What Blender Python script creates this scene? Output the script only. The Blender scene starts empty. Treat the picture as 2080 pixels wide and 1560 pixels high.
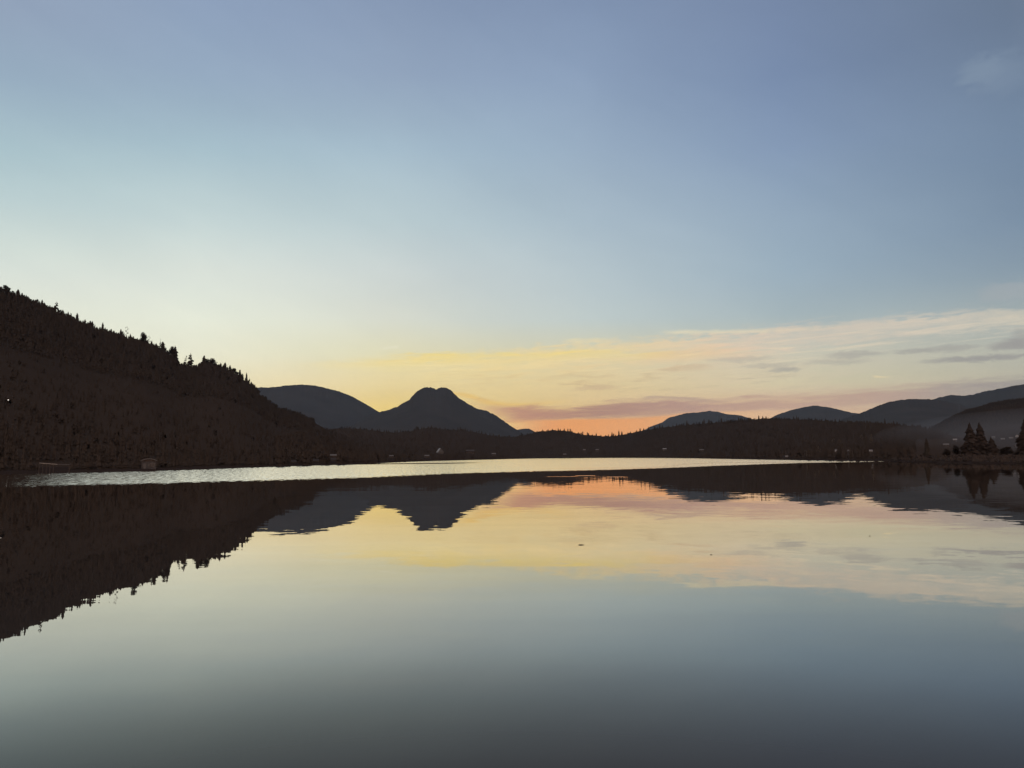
import bpy, math, random
import numpy as np
from mathutils import Vector, Matrix
from mathutils.bvhtree import BVHTree

S = bpy.context.scene
COL = S.collection
rad = math.radians

# ------------------------------------------------------------------ camera
F_PX, PITCH, ROLL, CAM_H = 1562.0, rad(5.43), rad(0.37), 4.0
Fv = Vector((0, math.cos(PITCH), math.sin(PITCH)))
R0 = Vector((1, 0, 0)); U0 = R0.cross(Fv)
Rv = R0 * math.cos(ROLL) - U0 * math.sin(ROLL)
Uv = U0 * math.cos(ROLL) + R0 * math.sin(ROLL)
CAM = Vector((0, 0, CAM_H))
cd = bpy.data.cameras.new('camera'); cam = bpy.data.objects.new('camera', cd); COL.objects.link(cam)
cd.sensor_width = 36.0; cd.lens = 36.0 * F_PX / 2080.0; cd.clip_start = 0.1; cd.clip_end = 60000
cam.matrix_world = Matrix(((Rv.x, Uv.x, -Fv.x, 0), (Rv.y, Uv.y, -Fv.y, 0), (Rv.z, Uv.z, -Fv.z, CAM_H), (0, 0, 0, 1)))
S.camera = cam

def ray(px, py):
    return Fv * F_PX + Rv * (px - 1040.0) + Uv * (780.0 - py)
def azel(px, py):
    d = ray(px, py)
    return math.degrees(math.atan2(d.x, d.y)), math.degrees(math.atan2(d.z, math.hypot(d.x, d.y)))
def at_dist(px, py, D):
    d = ray(px, py); h = math.hypot(d.x, d.y)
    return CAM + d * (D / h)
def on_water(px, py):
    d = ray(px, py)
    return CAM + d * (-CAM_H / d.z)

# ------------------------------------------------------------------ colour
def lin(c):
    out = []
    for v in c[:3]:
        v /= 255.0
        out.append(v / 12.92 if v <= 0.04045 else ((v + 0.055) / 1.055) ** 2.4)
    return (*out, 1.0)

# ------------------------------------------------------------------ world
W = bpy.data.worlds.new('World'); S.world = W; W.use_nodes = True
nt = W.node_tree; nt.nodes.clear()
class G:
    """small node-graph writer"""
    def __init__(s, tree): s.t = tree
    def node(s, typ, **kw):
        n = s.t.nodes.new(typ)
        for k, v in kw.items(): setattr(n, k, v)
        return n
    def put(s, sock, v):
        if isinstance(v, bpy.types.NodeSocket): s.t.links.new(v, sock)
        elif v is not None: sock.default_value = v
    def m(s, op, a, b=None, c=None, clamp=False):
        n = s.node('ShaderNodeMath', operation=op); n.use_clamp = clamp
        s.put(n.inputs[0], a)
        if b is not None: s.put(n.inputs[1], b)
        if c is not None: s.put(n.inputs[2], c)
        return n.outputs[0]
    def rng(s, v, a, b, c=0.0, d=1.0, smooth=True):
        n = s.node('ShaderNodeMapRange'); n.interpolation_type = 'SMOOTHSTEP' if smooth else 'LINEAR'; n.clamp = True
        s.put(n.inputs[0], v)
        for i, x in zip((1, 2, 3, 4), (a, b, c, d)): s.put(n.inputs[i], x)
        return n.outputs[0]
    def mix(s, f, a, b, mode='MIX'):
        n = s.node('ShaderNodeMix', data_type='RGBA', blend_type=mode)
        s.put(n.inputs[0], f); s.put(n.inputs[6], a); s.put(n.inputs[7], b)
        return n.outputs[2]
    def ramp(s, f, stops):
        n = s.node('ShaderNodeValToRGB'); cr = n.color_ramp; cr.interpolation = 'CARDINAL' if len(stops) > 40 else 'LINEAR'
        stops = sorted(stops, key=lambda q: q[0])
        cr.elements[0].position = stops[0][0]; cr.elements[0].color = stops[0][1]
        cr.elements[1].position = stops[-1][0]; cr.elements[1].color = stops[-1][1]
        for p, c in stops[1:-1]:
            e = cr.elements.new(p); e.color = c
        s.put(n.inputs[0], f); return n.outputs[0]
    def curve(s, v, pts, x0, x1, y0, y1):
        """piecewise curve y(v)"""
        n = s.node('ShaderNodeFloatCurve'); c = n.mapping.curves[0]
        P = [((x - x0) / (x1 - x0), (y - y0) / (y1 - y0)) for x, y in sorted(pts)]
        while len(c.points) < len(P): c.points.new(0.5, 0.5)
        for q, (x, y) in zip(c.points, P): q.location = (x, y); q.handle_type = 'AUTO_CLAMPED'
        n.mapping.use_clip = False; n.mapping.update()
        s.put(n.inputs['Value'], s.rng(v, x0, x1, smooth=False))
        return s.m('MULTIPLY_ADD', n.outputs[0], y1 - y0, y0)
    def noise(s, vec, scale, detail=3.0, rough=0.5, dist=0.0):
        n = s.node('ShaderNodeTexNoise'); n.inputs['Scale'].default_value = scale
        n.inputs['Detail'].default_value = detail; n.inputs['Roughness'].default_value = rough; n.inputs['Distortion'].default_value = dist
        s.put(n.inputs['Vector'], vec); return n.outputs[0]
    def xyz(s, x, y, z=0.0):
        n = s.node('ShaderNodeCombineXYZ'); s.put(n.inputs[0], x); s.put(n.inputs[1], y); s.put(n.inputs[2], z); return n.outputs[0]

g = G(nt)
tc = g.node('ShaderNodeTexCoord'); sep = g.node('ShaderNodeSeparateXYZ'); nt.links.new(tc.outputs['Generated'], sep.inputs[0])
X, Y, Z = sep.outputs
az = g.m('MULTIPLY', g.m('ARCTAN2', X, Y), 180 / math.pi)
hor = g.m('SQRT', g.m('ADD', g.m('MULTIPLY', X, X), g.m('MULTIPLY', Y, Y)))
el = g.m('MULTIPLY', g.m('ARCTAN2', Z, hor), 180 / math.pi)
ef = g.m('DIVIDE', el, 90.0, clamp=True)

COLS = {  # photo column -> [(row, sRGB)]: the clear sky between the clouds
    0:    [(0, (147,163,189)), (150, (153,174,196)), (300, (171,195,206)), (400, (189,208,212)), (500, (211,223,217)), (570, (226,233,223)), (700, (238,240,222)), (850, (240,232,196)), (930, (238,222,170))],
    400:  [(0, (140,158,188)), (150, (151,171,196)), (300, (169,193,207)), (450, (199,215,217)), (550, (221,229,221)), (650, (235,241,226)), (720, (238,240,220)), (800, (240,231,192)), (930, (236,212,140))],
    800:  [(0, (136,153,183)), (150, (148,166,193)), (300, (166,188,206)), (450, (187,204,211)), (550, (205,214,213)), (650, (219,223,211)), (720, (227,223,190)), (780, (234,215,166)), (835, (240,208,112)), (930, (230,180,100))],
    1200: [(0, (128,146,178)), (150, (139,158,188)), (300, (154,174,198)), (450, (171,189,204)), (550, (183,198,205)), (650, (194,206,206)), (720, (214,209,180)), (780, (222,204,160)), (830, (222,185,132)), (860, (228,165,112)), (930, (226,150,104))],
    1600: [(0, (117,134,167)), (150, (122,141,175)), (300, (134,154,185)), (450, (149,169,190)), (550, (157,177,192)), (640, (170,186,192)), (720, (196,198,184)), (780, (212,205,172)), (815, (213,182,150)), (850, (222,178,138)), (930, (218,150,110))],
    2080: [(0, (105,121,147)), (150, (111,129,156)), (300, (117,137,164)), (450, (128,148,170)), (550, (141,159,173)), (640, (165,176,178)), (720, (176,180,172)), (780, (186,180,164)), (850, (190,165,150)), (930, (180,140,125))],
}
stations = []
for px, st in COLS.items():
    a, _ = azel(px, 500)
    stops = [(max(0.0, min(1.0, azel(px, y)[1] / 90)), lin(c)) for y, c in st]
    top = st[0][1]
    stops += [(0.55, lin([v * 0.88 for v in top])), (1.0, lin([v * 0.8 for v in top]))]
    stations.append((a, g.ramp(ef, stops)))
# the eastern sky behind the camera: unseen pink belt, brightened as fill light for the dark hills
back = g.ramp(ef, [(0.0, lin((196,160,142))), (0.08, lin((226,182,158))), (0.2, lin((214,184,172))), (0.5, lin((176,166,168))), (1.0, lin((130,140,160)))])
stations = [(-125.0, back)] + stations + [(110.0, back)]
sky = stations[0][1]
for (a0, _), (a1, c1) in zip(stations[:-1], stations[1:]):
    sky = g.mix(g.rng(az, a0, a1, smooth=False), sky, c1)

# streak noises, in degrees of azimuth and elevation, tilted a little like the cirrus
tilt = g.m('MULTIPLY_ADD', az, -0.05, el)
n_long = g.noise(g.xyz(g.m('MULTIPLY', az, 0.10), g.m('MULTIPLY', tilt, 1.3), 3.1), 1.0, 5, 0.6, 0.5)
n_fine = g.noise(g.xyz(g.m('MULTIPLY', az, 0.35), g.m('MULTIPLY', tilt, 3.4), 7.7), 1.0, 6, 0.62, 0.8)
n_puff = g.noise(g.xyz(g.m('MULTIPLY', az, 0.9), g.m('MULTIPLY', el, 2.2), 1.7), 1.0, 6, 0.6, 0.6)
n_soft = g.noise(g.xyz(g.m('MULTIPLY', az, 0.05), g.m('MULTIPLY', el, 0.11), 5.0), 1.0, 3, 0.5, 0.3)
def c0(n, k): return g.m('MULTIPLY', g.m('SUBTRACT', n, 0.5), k)
sky = g.mix(1.0, sky, g.ramp(n_soft, [(0.3, (0.965, 0.965, 0.97, 1)), (0.7, (1.03, 1.03, 1.025, 1))]), 'MULTIPLY')

wv = g.noise(g.xyz(g.m('MULTIPLY', g.m('ADD', az, g.m('MULTIPLY', el, -0.8)), 0.05), g.m('MULTIPLY', g.m('MULTIPLY_ADD', az, 0.45, el), 0.22), 8.0), 1.0, 5, 0.62, 0.6)
sky = g.mix(1.0, sky, g.ramp(wv, [(0.3, (0.975, 0.98, 0.985, 1)), (0.7, (1.028, 1.022, 1.016, 1))]), 'MULTIPLY')
def line(pts):
    """elevation of a line drawn through photo points, as a curve over azimuth"""
    q = sorted(azel(x, y) for x, y in pts)
    q = [(-60, q[0][1])] + q + [(60, q[-1][1])]
    return g.curve(az, q, -60, 60, 0, 20)
def azmask(x0, x1, x2, x3):
    a = [azel(x, 750)[0] for x in (x0, x1, x2, x3)]
    return g.m('MULTIPLY', g.rng(az, a[0], a[1]), g.rng(az, a[2], a[3], 1.0, 0.0))
def band(pts, up, dn, warp, xs, strength, soft=1.0):
    """cloud band round a line: half-widths up/dn in degrees"""
    d = g.m('SUBTRACT', g.m('SUBTRACT', el, line(pts)), warp)
    k = g.m('MULTIPLY', g.rng(d, -dn, -dn * (1 - soft)), g.rng(d, up * (1 - soft), up, 1.0, 0.0))
    return g.m('MULTIPLY', g.m('MULTIPLY', k, azmask(*xs)), strength, clamp=True)

PXD = 0.0365  # degrees per photo pixel
azc = lambda stops: g.ramp(g.rng(az, -35, 36, smooth=False), [((azel(x, 750)[0] + 35) / 71, lin(c)) for x, c in stops])
# high warm cirrus sheet
edge = line([(560, 742), (700, 728), (850, 716), (1000, 711), (1150, 694), (1300, 682), (1450, 672), (1600, 658), (1750, 645), (1900, 628), (2080, 616), (2300, 600)])
dd = g.m('SUBTRACT', g.m('SUBTRACT', edge, el), g.m('ADD', c0(n_fine, 2.4), c0(n_puff, 1.5)))
low = g.rng(az, 8, 30, 0.62, 0.2, smooth=False)
sheet = g.m('MULTIPLY', g.rng(dd, -0.1, 0.75), g.m('MAXIMUM', g.rng(dd, 1.0, g.rng(az, 5, 30, 4.6, 2.2, smooth=False), 1.0, 0.0), low))
sheet = g.m('MULTIPLY', sheet, g.m('MULTIPLY', g.rng(n_long, 0.3, 0.6, 0.5, 1.0), g.rng(n_fine, 0.35, 0.6, 0.72, 1.0)))
sheet = g.m('MULTIPLY', sheet, azmask(520, 1000, 2600, 3200))
sheet = g.m('MULTIPLY', sheet, 0.95)
sky = g.mix(sheet, sky, azc([(500, (246,235,186)), (800, (242,225,164)), (1050, (242,219,160)), (1300, (236,213,170)), (1500, (230,207,184)), (1700, (223,206,187)), (1900, (215,204,188)), (2080, (208,201,186))]))
# bright yellow streaks in it
y1 = band([(600, 742), (700, 738), (900, 727), (1100, 722), (1250, 719), (1500, 722)], 0.5, 0.6, c0(n_fine, 1.6), (540, 900, 1270, 1480), g.m('MULTIPLY', g.rng(n_long, 0.3, 0.6, 0.45, 1.0), g.rng(n_fine, 0.35, 0.6, 0.45, 1.0)))
sky = g.mix(g.m('MULTIPLY', y1, 0.88), sky, lin((244,220,136)))
y2 = band([(1150, 692), (1200, 692), (1250, 690)], 0.28, 0.28, c0(n_puff, 0.5), (1130, 1180, 1200, 1260), g.rng(n_fine, 0.3, 0.6))
sky = g.mix(g.m('MULTIPLY', y2, 0.6), sky, lin((250,228,172)))
y3 = band([(1340, 676), (1500, 674), (1680, 666)], 0.25, 0.2, c0(n_puff, 0.4), (1330, 1380, 1480, 1740), g.rng(n_fine, 0.3, 0.6, 0.3, 1.0))
sky = g.mix(g.m('MULTIPLY', y3, 0.6), sky, lin((240,226,190)))
y4 = band([(1380, 722), (1420, 716), (1600, 720)], 0.7, 0.7, c0(n_fine, 0.8), (1250, 1370, 1430, 1600), 0.5)
sky = g.mix(y4, sky, lin((231,200,160)))
y5 = band([(900, 800), (1050, 822), (1300, 800)], 0.3, 0.3, c0(n_long, 0.4), (800, 950, 1020, 1200), 0.7)
sky = g.mix(y5, sky, lin((238,198,110)))
# thin tan streaks through the gold
st = g.m('MULTIPLY', g.rng(n_fine, 0.5, 0.68), band([(900, 780), (1500, 770), (1900, 760)], 1.9, 1.6, 0.0, (800, 1000, 1500, 1750), 1.0))
sky = g.mix(g.m('MULTIPLY', st, 0.6), sky, azc([(800, (222,196,140)), (1200, (205,180,140)), (1700, (183,178,158))]))
n_str = g.noise(g.xyz(g.m('MULTIPLY', az, 0.2), g.m('MULTIPLY', tilt, 5.5), 12.3), 1.0, 6, 0.65, 1.0)
li = g.m('MULTIPLY', g.rng(n_str, 0.5, 0.68), band([(600, 745), (900, 745), (1500, 710), (2080, 660)], 1.3, 2.4, 0.0, (560, 900, 2100, 3000), 1.0))
sky = g.mix(g.m('MULTIPLY', li, 0.5), sky, azc([(600, (250,240,200)), (1000, (250,230,172)), (1500, (240,222,190)), (2080, (218,210,194))]))
# mauve cloud low over the notch and along the right-hand hills
mv = band([(940, 826), (1040, 838), (1130, 840), (1230, 834), (1350, 828), (1500, 824), (1620, 820), (1750, 808), (1900, 796), (2080, 784), (2300, 770)],
          0.8, 0.95, g.m('ADD', c0(n_fine, 1.2), c0(n_long, 1.3)), (930, 1060, 2100, 3200), 1.0, 0.85)
mv = g.m('MULTIPLY', mv, g.rng(n_fine, 0.36, 0.55, 0.8, 1.0))
sky = g.mix(g.m('MULTIPLY', mv, 1.0), sky, azc([(950, (204,156,128)), (1080, (190,142,122)), (1200, (178,138,124)), (1400, (186,152,140)), (1600, (198,165,148)), (1800, (192,165,152)), (1950, (172,160,155)), (2080, (160,155,152))]))
mf = band([(1290, 808), (1330, 806), (1400, 809), (1500, 814)], 0.15, 0.28, c0(n_fine, 0.3), (1290, 1320, 1400, 1490), 0.7)
sky = g.mix(mf, sky, lin((184,158,146)))
# orange glow along the horizon under it
og = band([(1000, 868), (1150, 866), (1300, 862), (1450, 850), (1700, 846), (1900, 840)], 0.62, 3.0, c0(n_fine, 0.35), (1000, 1130, 1330, 1800), 1.0, 0.4)
sky = g.mix(g.m('MULTIPLY', og, 0.92), sky, azc([(1000, (226,158,116)), (1150, (236,160,98)), (1300, (234,164,108)), (1450, (230,182,136)), (1700, (226,184,150))]))
# grey wisps on the right
for (x, y, wx, wy, k) in [(1735, 720, 52, 6, .5), (1852, 713, 30, 5, .55), (1925, 708, 46, 6, .5), (1998, 727, 95, 6, .85), (2062, 700, 40, 9, .85), (2075, 688, 16, 18, .5), (1595, 751, 30, 6, .6), (1560, 742, 50, 5, .35),
                           (1395, 747, 50, 7, .35), (1210, 788, 42, 6, .5), (1500, 730, 60, 6, .3), (1700, 735, 60, 6, .35)]:
    a, e = azel(x, y)
    u = g.m('DIVIDE', g.m('SUBTRACT', g.m('ADD', az, c0(n_fine, 1.6)), a), wx * PXD)
    v = g.m('DIVIDE', g.m('SUBTRACT', g.m('ADD', el, c0(n_puff, 0.75)), e), wy * PXD)
    r = g.m('ADD', g.m('MULTIPLY', u, u), g.m('MULTIPLY', v, v))
    col = (156, 154, 154) if x > 1450 else (200, 172, 142)
    sky = g.mix(g.m('MULTIPLY', g.rng(r, 0.0, 1.7, 1.0, 0.0), k), sky, lin(col))
# pale puff high on the right, and one at the right edge
for (x, y, wx, wy, k, c) in [(1992, 142, 36, 22, .55, (130,147,170)), (2030, 150, 46, 34, .5, (126,143,167)), (2050, 592, 50, 16, .6, (166,173,178)), (1786, 766, 18, 3, .8, (226,212,176)), (795, 705, 22, 4, .5, (236,234,214)), (1975, 783, 60, 5, .5, (165,155,153))]:
    a, e = azel(x, y)
    u = g.m('DIVIDE', g.m('SUBTRACT', g.m('ADD', az, c0(n_puff, 1.8)), a), wx * PXD)
    v = g.m('DIVIDE', g.m('SUBTRACT', g.m('ADD', el, c0(n_puff, 1.4)), e), wy * PXD)
    r = g.m('ADD', g.m('MULTIPLY', u, u), g.m('MULTIPLY', v, v))
    sky = g.mix(g.m('MULTIPLY', g.rng(r, 0.0, 1.6, 1.0, 0.0), k), sky, lin(c))
sky = g.mix(1.0, sky, g.ramp(g.rng(el, 0.0, 12.0, smooth=False), [(0.0, (1.13, 1.09, 0.97, 1)), (0.5, (1.07, 1.045, 0.98, 1)), (1.0, (1.0, 1.0, 1.0, 1))]), 'MULTIPLY')
sky = g.mix(g.rng(el, 11, 20), sky, g.mix(1.0, sky, (1.01, 1.018, 0.985, 1), 'MULTIPLY'))
below = g.rng(el, -1.5, -0.2)
sky = g.mix(below, lin((60, 55, 52)), sky)

SUN_AZ, SUN_EL = -21.0, 2.0
nish = g.node('ShaderNodeTexSky'); nish.sky_type = 'NISHITA'; nish.sun_disc = False
nish.sun_elevation = rad(SUN_EL); nish.sun_rotation = rad(SUN_AZ)
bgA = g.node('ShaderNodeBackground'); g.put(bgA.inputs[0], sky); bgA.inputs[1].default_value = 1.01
bgB = g.node('ShaderNodeBackground'); nt.links.new(nish.outputs[0], bgB.inputs[0]); bgB.inputs[1].default_value = 0.002
add = g.node('ShaderNodeAddShader'); nt.links.new(bgA.outputs[0], add.inputs[0]); nt.links.new(bgB.outputs[0], add.inputs[1])
wo = g.node('ShaderNodeOutputWorld'); nt.links.new(add.outputs[0], wo.inputs[0])

# the sun, just behind the left hill
sd = bpy.data.lights.new('sun', 'SUN'); sd.energy = 0.12; sd.angle = rad(0.6); sd.color = (1.0, 0.72, 0.42)
so = bpy.data.objects.new('sun', sd); COL.objects.link(so)
sv = Vector((math.sin(rad(SUN_AZ)) * math.cos(rad(SUN_EL)), math.cos(rad(SUN_AZ)) * math.cos(rad(SUN_EL)), math.sin(rad(SUN_EL))))
so.rotation_euler = sv.to_track_quat('Z', 'Y').to_euler()

S.view_settings.view_transform = 'Standard'; S.view_settings.look = 'None'
S.view_settings.exposure = 0.0; S.view_settings.gamma = 1.0; S.view_settings.use_curve_mapping = False
S.render.engine = 'CYCLES'
S.cycles.use_denoising = True
S.cycles.volume_bounces = 1; S.cycles.max_bounces = 8; S.cycles.transparent_max_bounces = 16

# ------------------------------------------------------------------ tools
def mesh_obj(name, verts, faces, mat, parent=None, smooth=False):
    me = bpy.data.meshes.new(name)
    me.from_pydata([tuple(v) for v in verts], [], [tuple(f) for f in faces])
    me.materials.append(mat)
    if smooth: me.polygons.foreach_set('use_smooth', [True] * len(me.polygons))
    me.update()
    o = bpy.data.objects.new(name, me); COL.objects.link(o)
    if parent: o.parent = parent
    return o
def tag(o, label=None, cat=None, group=None, kind=None):
    if label: o['label'] = label
    if cat: o['category'] = cat
    if group: o['group'] = group
    if kind: o['kind'] = kind
    return o
def empty(name, loc, rz=0.0):
    o = bpy.data.objects.new(name, None); COL.objects.link(o)
    o.location = loc; o.rotation_euler = (0, 0, rz); o.empty_display_size = 1
    return o

def mat(name, c1, c2=None, scale=1.0, rough=0.9, spec=0.2, detail=4.0, c3=None, lean=0.0):
    m = bpy.data.materials.new(name); m.use_nodes = True
    t = m.node_tree; b = t.nodes['Principled BSDF']; q = G(t)
    b.inputs['Roughness'].default_value = rough; b.inputs['Specular IOR Level'].default_value = spec
    if lean:
        ge = q.node('ShaderNodeNewGeometry'); v1 = q.node('ShaderNodeVectorMath', operation='SCALE'); t.links.new(ge.outputs['Normal'], v1.inputs[0]); v1.inputs[3].default_value = 1.0 - lean
        v2 = q.node('ShaderNodeVectorMath', operation='ADD'); t.links.new(v1.outputs[0], v2.inputs[0]); v2.inputs[1].default_value = (0, -0.55 * lean, 0.85 * lean)
        v3 = q.node('ShaderNodeVectorMath', operation='NORMALIZE'); t.links.new(v2.outputs[0], v3.inputs[0]); t.links.new(v3.outputs[0], b.inputs['Normal'])
    if c2 is None: b.inputs['Base Color'].default_value = (*c1, 1)
    else:
        tcn = q.node('ShaderNodeTexCoord')
        n = q.noise(tcn.outputs['Object'], scale, detail, 0.6)
        stops = [(0.35, (*c1, 1)), (0.65, (*c2, 1))]
        if c3: stops.append((0.78, (*c3, 1)))
        t.links.new(q.ramp(n, stops), b.inputs['Base Color'])
    return m

M_hill = mat('forest_floor', (0.056, 0.043, 0.035), (0.062, 0.048, 0.039), 0.012, c3=(0.068, 0.053, 0.043), lean=.95, spec=0)
M_far = mat('far_mountain_slope', (0.056, 0.050, 0.046), (0.068, 0.060, 0.055), 0.0022, c3=(0.080, 0.070, 0.064), spec=0)
M_crown = mat('conifer_needles', (0.070, 0.056, 0.043), (0.078, 0.063, 0.048), 0.4, lean=.8, spec=0)
M_crown2 = mat('dark_foliage', (0.072, 0.056, 0.045), (0.077, 0.060, 0.048), 0.15, lean=.96, spec=0)
M_crown3 = mat('darker_needles', (0.062, 0.048, 0.039), (0.069, 0.053, 0.043), 0.3, lean=.9, spec=0)  # slightly darker base tone than the other needles, for the dense crowns
M_bare = mat('pale_autumn_foliage', (0.20, 0.17, 0.125), (0.25, 0.21, 0.155), 0.8)
M_trunk = mat('bark', (0.045, 0.032, 0.024), (0.07, 0.05, 0.036), 3.0)
M_shore = mat('shore_earth', (0.042, 0.030, 0.025), (0.050, 0.036, 0.030), 0.02, spec=0)
M_reed = mat('brown_reeds', (0.062, 0.046, 0.036), (0.080, 0.058, 0.045), 0.3)
M_white = mat('white_painted_boards', (0.46, 0.45, 0.43), (0.54, 0.53, 0.51), 2.0, 0.7)
M_grey = mat('weathered_grey_boards', (0.13, 0.125, 0.12), (0.18, 0.17, 0.165), 2.0, 0.8)
M_brown = mat('brown_boards', (0.08, 0.06, 0.05), (0.11, 0.085, 0.07), 2.0, 0.8)
M_roofp = mat('pale_metal_roof', (0.30, 0.28, 0.265), (0.38, 0.36, 0.34), 1.0, 0.5)
M_roofg = mat('grey_shingle_roof', (0.15, 0.14, 0.13), (0.21, 0.195, 0.185), 2.0, 0.85)
M_roofd = mat('dark_shingle_roof', (0.06, 0.05, 0.048), (0.085, 0.07, 0.062), 2.0, 0.85)
M_glass = mat('window_glass', (0.03, 0.035, 0.045), None, rough=0.08, spec=0.6)
M_dusk = mat('faded_grey_boards', (0.085, 0.08, 0.08), (0.105, 0.10, 0.10), 2.0, 0.8)
M_wood = mat('silvered_wood', (0.30, 0.27, 0.24), (0.38, 0.34, 0.30), 2.0, 0.8)
M_stick = mat('wet_driftwood', (0.055, 0.036, 0.022), (0.08, 0.055, 0.035), 20.0, 0.5)

# value noise for terrain
_rs = np.random.RandomState(11); _tab = _rs.rand(256, 256)
def vnoise(x, y):
    x = np.asarray(x, float); y = np.asarray(y, float)
    xi = np.floor(x).astype(int); yi = np.floor(y).astype(int); fx = x - xi; fy = y - yi
    fx = fx * fx * (3 - 2 * fx); fy = fy * fy * (3 - 2 * fy)
    a = _tab[xi % 256, yi % 256]; b = _tab[(xi + 1) % 256, yi % 256]
    c = _tab[xi % 256, (yi + 1) % 256]; d = _tab[(xi + 1) % 256, (yi + 1) % 256]
    return (a * (1 - fx) + b * fx) * (1 - fy) + (c * (1 - fx) + d * fx) * fy
def fbm(x, y, o=4):
    s = 0; a = 0.5; k = 1.0
    for i in range(o): s = s + a * (vnoise(x * k + i * 17.3, y * k + i * 9.1) - 0.5) * 2; a *= 0.5; k *= 2.03
    return s

TERR = []   # (object, verts, faces) for standing things on the land
def interp(pts, x):
    p = sorted(pts); return np.interp(x, [q[0] for q in p], [q[1] for q in p])

MT = 1.7   # the mountains stand this much beyond the first survey
def ridge(name, sky_pts, crest_d, foot_d, material, jag=0.0, step=3.0, rows=26, back=0.55, fold=0.16, seed=0, foot_z=1.5, shape=1.25):
    """a hill with a real front slope, crest and back slope; the crest follows sky_pts"""
    if name.startswith('mountain'):
        crest_d = [(a, b * MT) for a, b in crest_d]; foot_d = [(a, b * MT) for a, b in foot_d]
    xs = np.arange(min(p[0] for p in sky_pts), max(p[0] for p in sky_pts) + step, step)
    ys = interp(sky_pts, xs); D = interp(crest_d, xs); Fd = interp(foot_d, xs)
    V = []; n = len(xs)
    Zc = np.array([at_dist(xs[i], ys[i], D[i]).z for i in range(n)]); kw = max(3, int(60 / step)); kern = np.hanning(2 * kw + 1); kern /= kern.sum()
    Zs = np.convolve(np.pad(Zc, kw, mode='edge'), kern, mode='valid')
    jagv = jag * (fbm(xs * 0.13 + seed, xs * 0 + seed, 4) + 1.3 * (_rs.rand(n) - 0.5))
    ts = list(np.linspace(0, 1, rows)) + [1.0 + back * k / 6.0 for k in range(1, 7)]
    for t in ts:
        for i in range(n):
            c = at_dist(xs[i], ys[i] - jagv[i], D[i]); az_ = Vector((c.x, c.y, 0)).normalized()
            zc = c.z
            if t <= 1.0:
                d = Fd[i] + (D[i] - Fd[i]) * t
                px_, py_ = az_.x * d, az_.y * d
                s = t ** shape
                nz = float(fbm(px_ / (0.22 * D[i]) + seed, py_ / (0.22 * D[i]), 4)) * fold * (1 - t) * t * 4 * max(zc, 20) * 0.5
                ze = zc * t ** 7 + Zs[i] * (1 - t ** 7)
                z = foot_z + (ze - foot_z) * s + nz
                lim = CAM_H + (zc - CAM_H) * (d / D[i]) - (1 - t) * 2.0
                if t < 1.0: z = min(z, max(lim, 0.4))
                if t == 0: z = -0.5
            else:
                k = (t - 1) / back
                d = D[i] * (1 + back * k * 0.55)
                px_, py_ = az_.x * d, az_.y * d
                z = zc * (1 - k ** 1.3) - 0.5 * k
                z += float(fbm(px_ / 300 + seed, py_ / 300, 3)) * 6 * math.sin(k * math.pi) - 3 * math.sin(k * math.pi)
            V.append((px_, py_, z))
    F = []
    for r in range(len(ts) - 1):
        for i in range(n - 1):
            a = r * n + i; F.append((a, a + 1, a + n + 1, a + n))
    o = mesh_obj(name, V, F, material, smooth=True); tag(o, kind='structure')
    TERR.append(BVHTree.FromPolygons(V, F))
    return o
def hit(px, py):
    d = ray(px, py).normalized(); best = None
    for b in TERR:
        loc, nrm, idx, dist = b.ray_cast(CAM, d)
        if loc is not None and (best is None or dist < best[1]): best = (loc, dist)
    return best[0] if best else None
def ground_z(x, y):
    z = None
    for b in TERR:
        loc, *_ = b.ray_cast(Vector((x, y, 3000)), Vector((0, 0, -1)))
        if loc is not None and (z is None or loc.z > z): z = loc.z
    return z if z is not None else 0.3

# ------------------------------------------------------------------ shoreline and ground sheet
SHORE = [(-1400, 200), (-500, 225), (-200, 240), (0, 262), (150, 274), (300, 290), (430, 330), (560, 395), (700, 480), (790, 640), (860, 850), (940, 1100), (1000, 1350), (1060, 1800), (1100, 2150), (1250, 2150), (1330, 1750),
         (1400, 1350), (1450, 1080), (1500, 900), (1560, 760), (1640, 640), (1700, 580), (1760, 540), (1820, 530), (2080, 520), (2400, 500), (3500, 450)]
xs = np.concatenate([np.arange(-1400, 3500, 7.0)])
rowsD = [(-3, -1.2), (0, -0.02), (4, 0.55), (14, 1.1), (60, 1.8), (200, 2.8), (700, 4), (2500, 6), (12000, 8), (26000, 10)]
V = []; F = []; n = len(xs)
for dd_, z in rowsD:
    for i, x in enumerate(xs):
        D = float(interp(SHORE, x)); D += 0.012 * D * float(fbm(x * 0.045, 0.3, 4))
        c = at_dist(x, 928, D); a = Vector((c.x, c.y, 0)).normalized(); d = D + dd_
        zz = z + (0.5 * float(fbm(a.x * d / 30, a.y * d / 30, 3)) if z > 1 else 0)
        V.append((a.x * d, a.y * d, zz))
for r in range(len(rowsD) - 1):
    for i in range(n - 1):
        a = r * n + i; F.append((a, a + 1, a + n + 1, a + n))
o = mesh_obj('ground', V, F, M_shore, smooth=True); tag(o, kind='structure')
TERR.append(BVHTree.FromPolygons(V, F))

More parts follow.
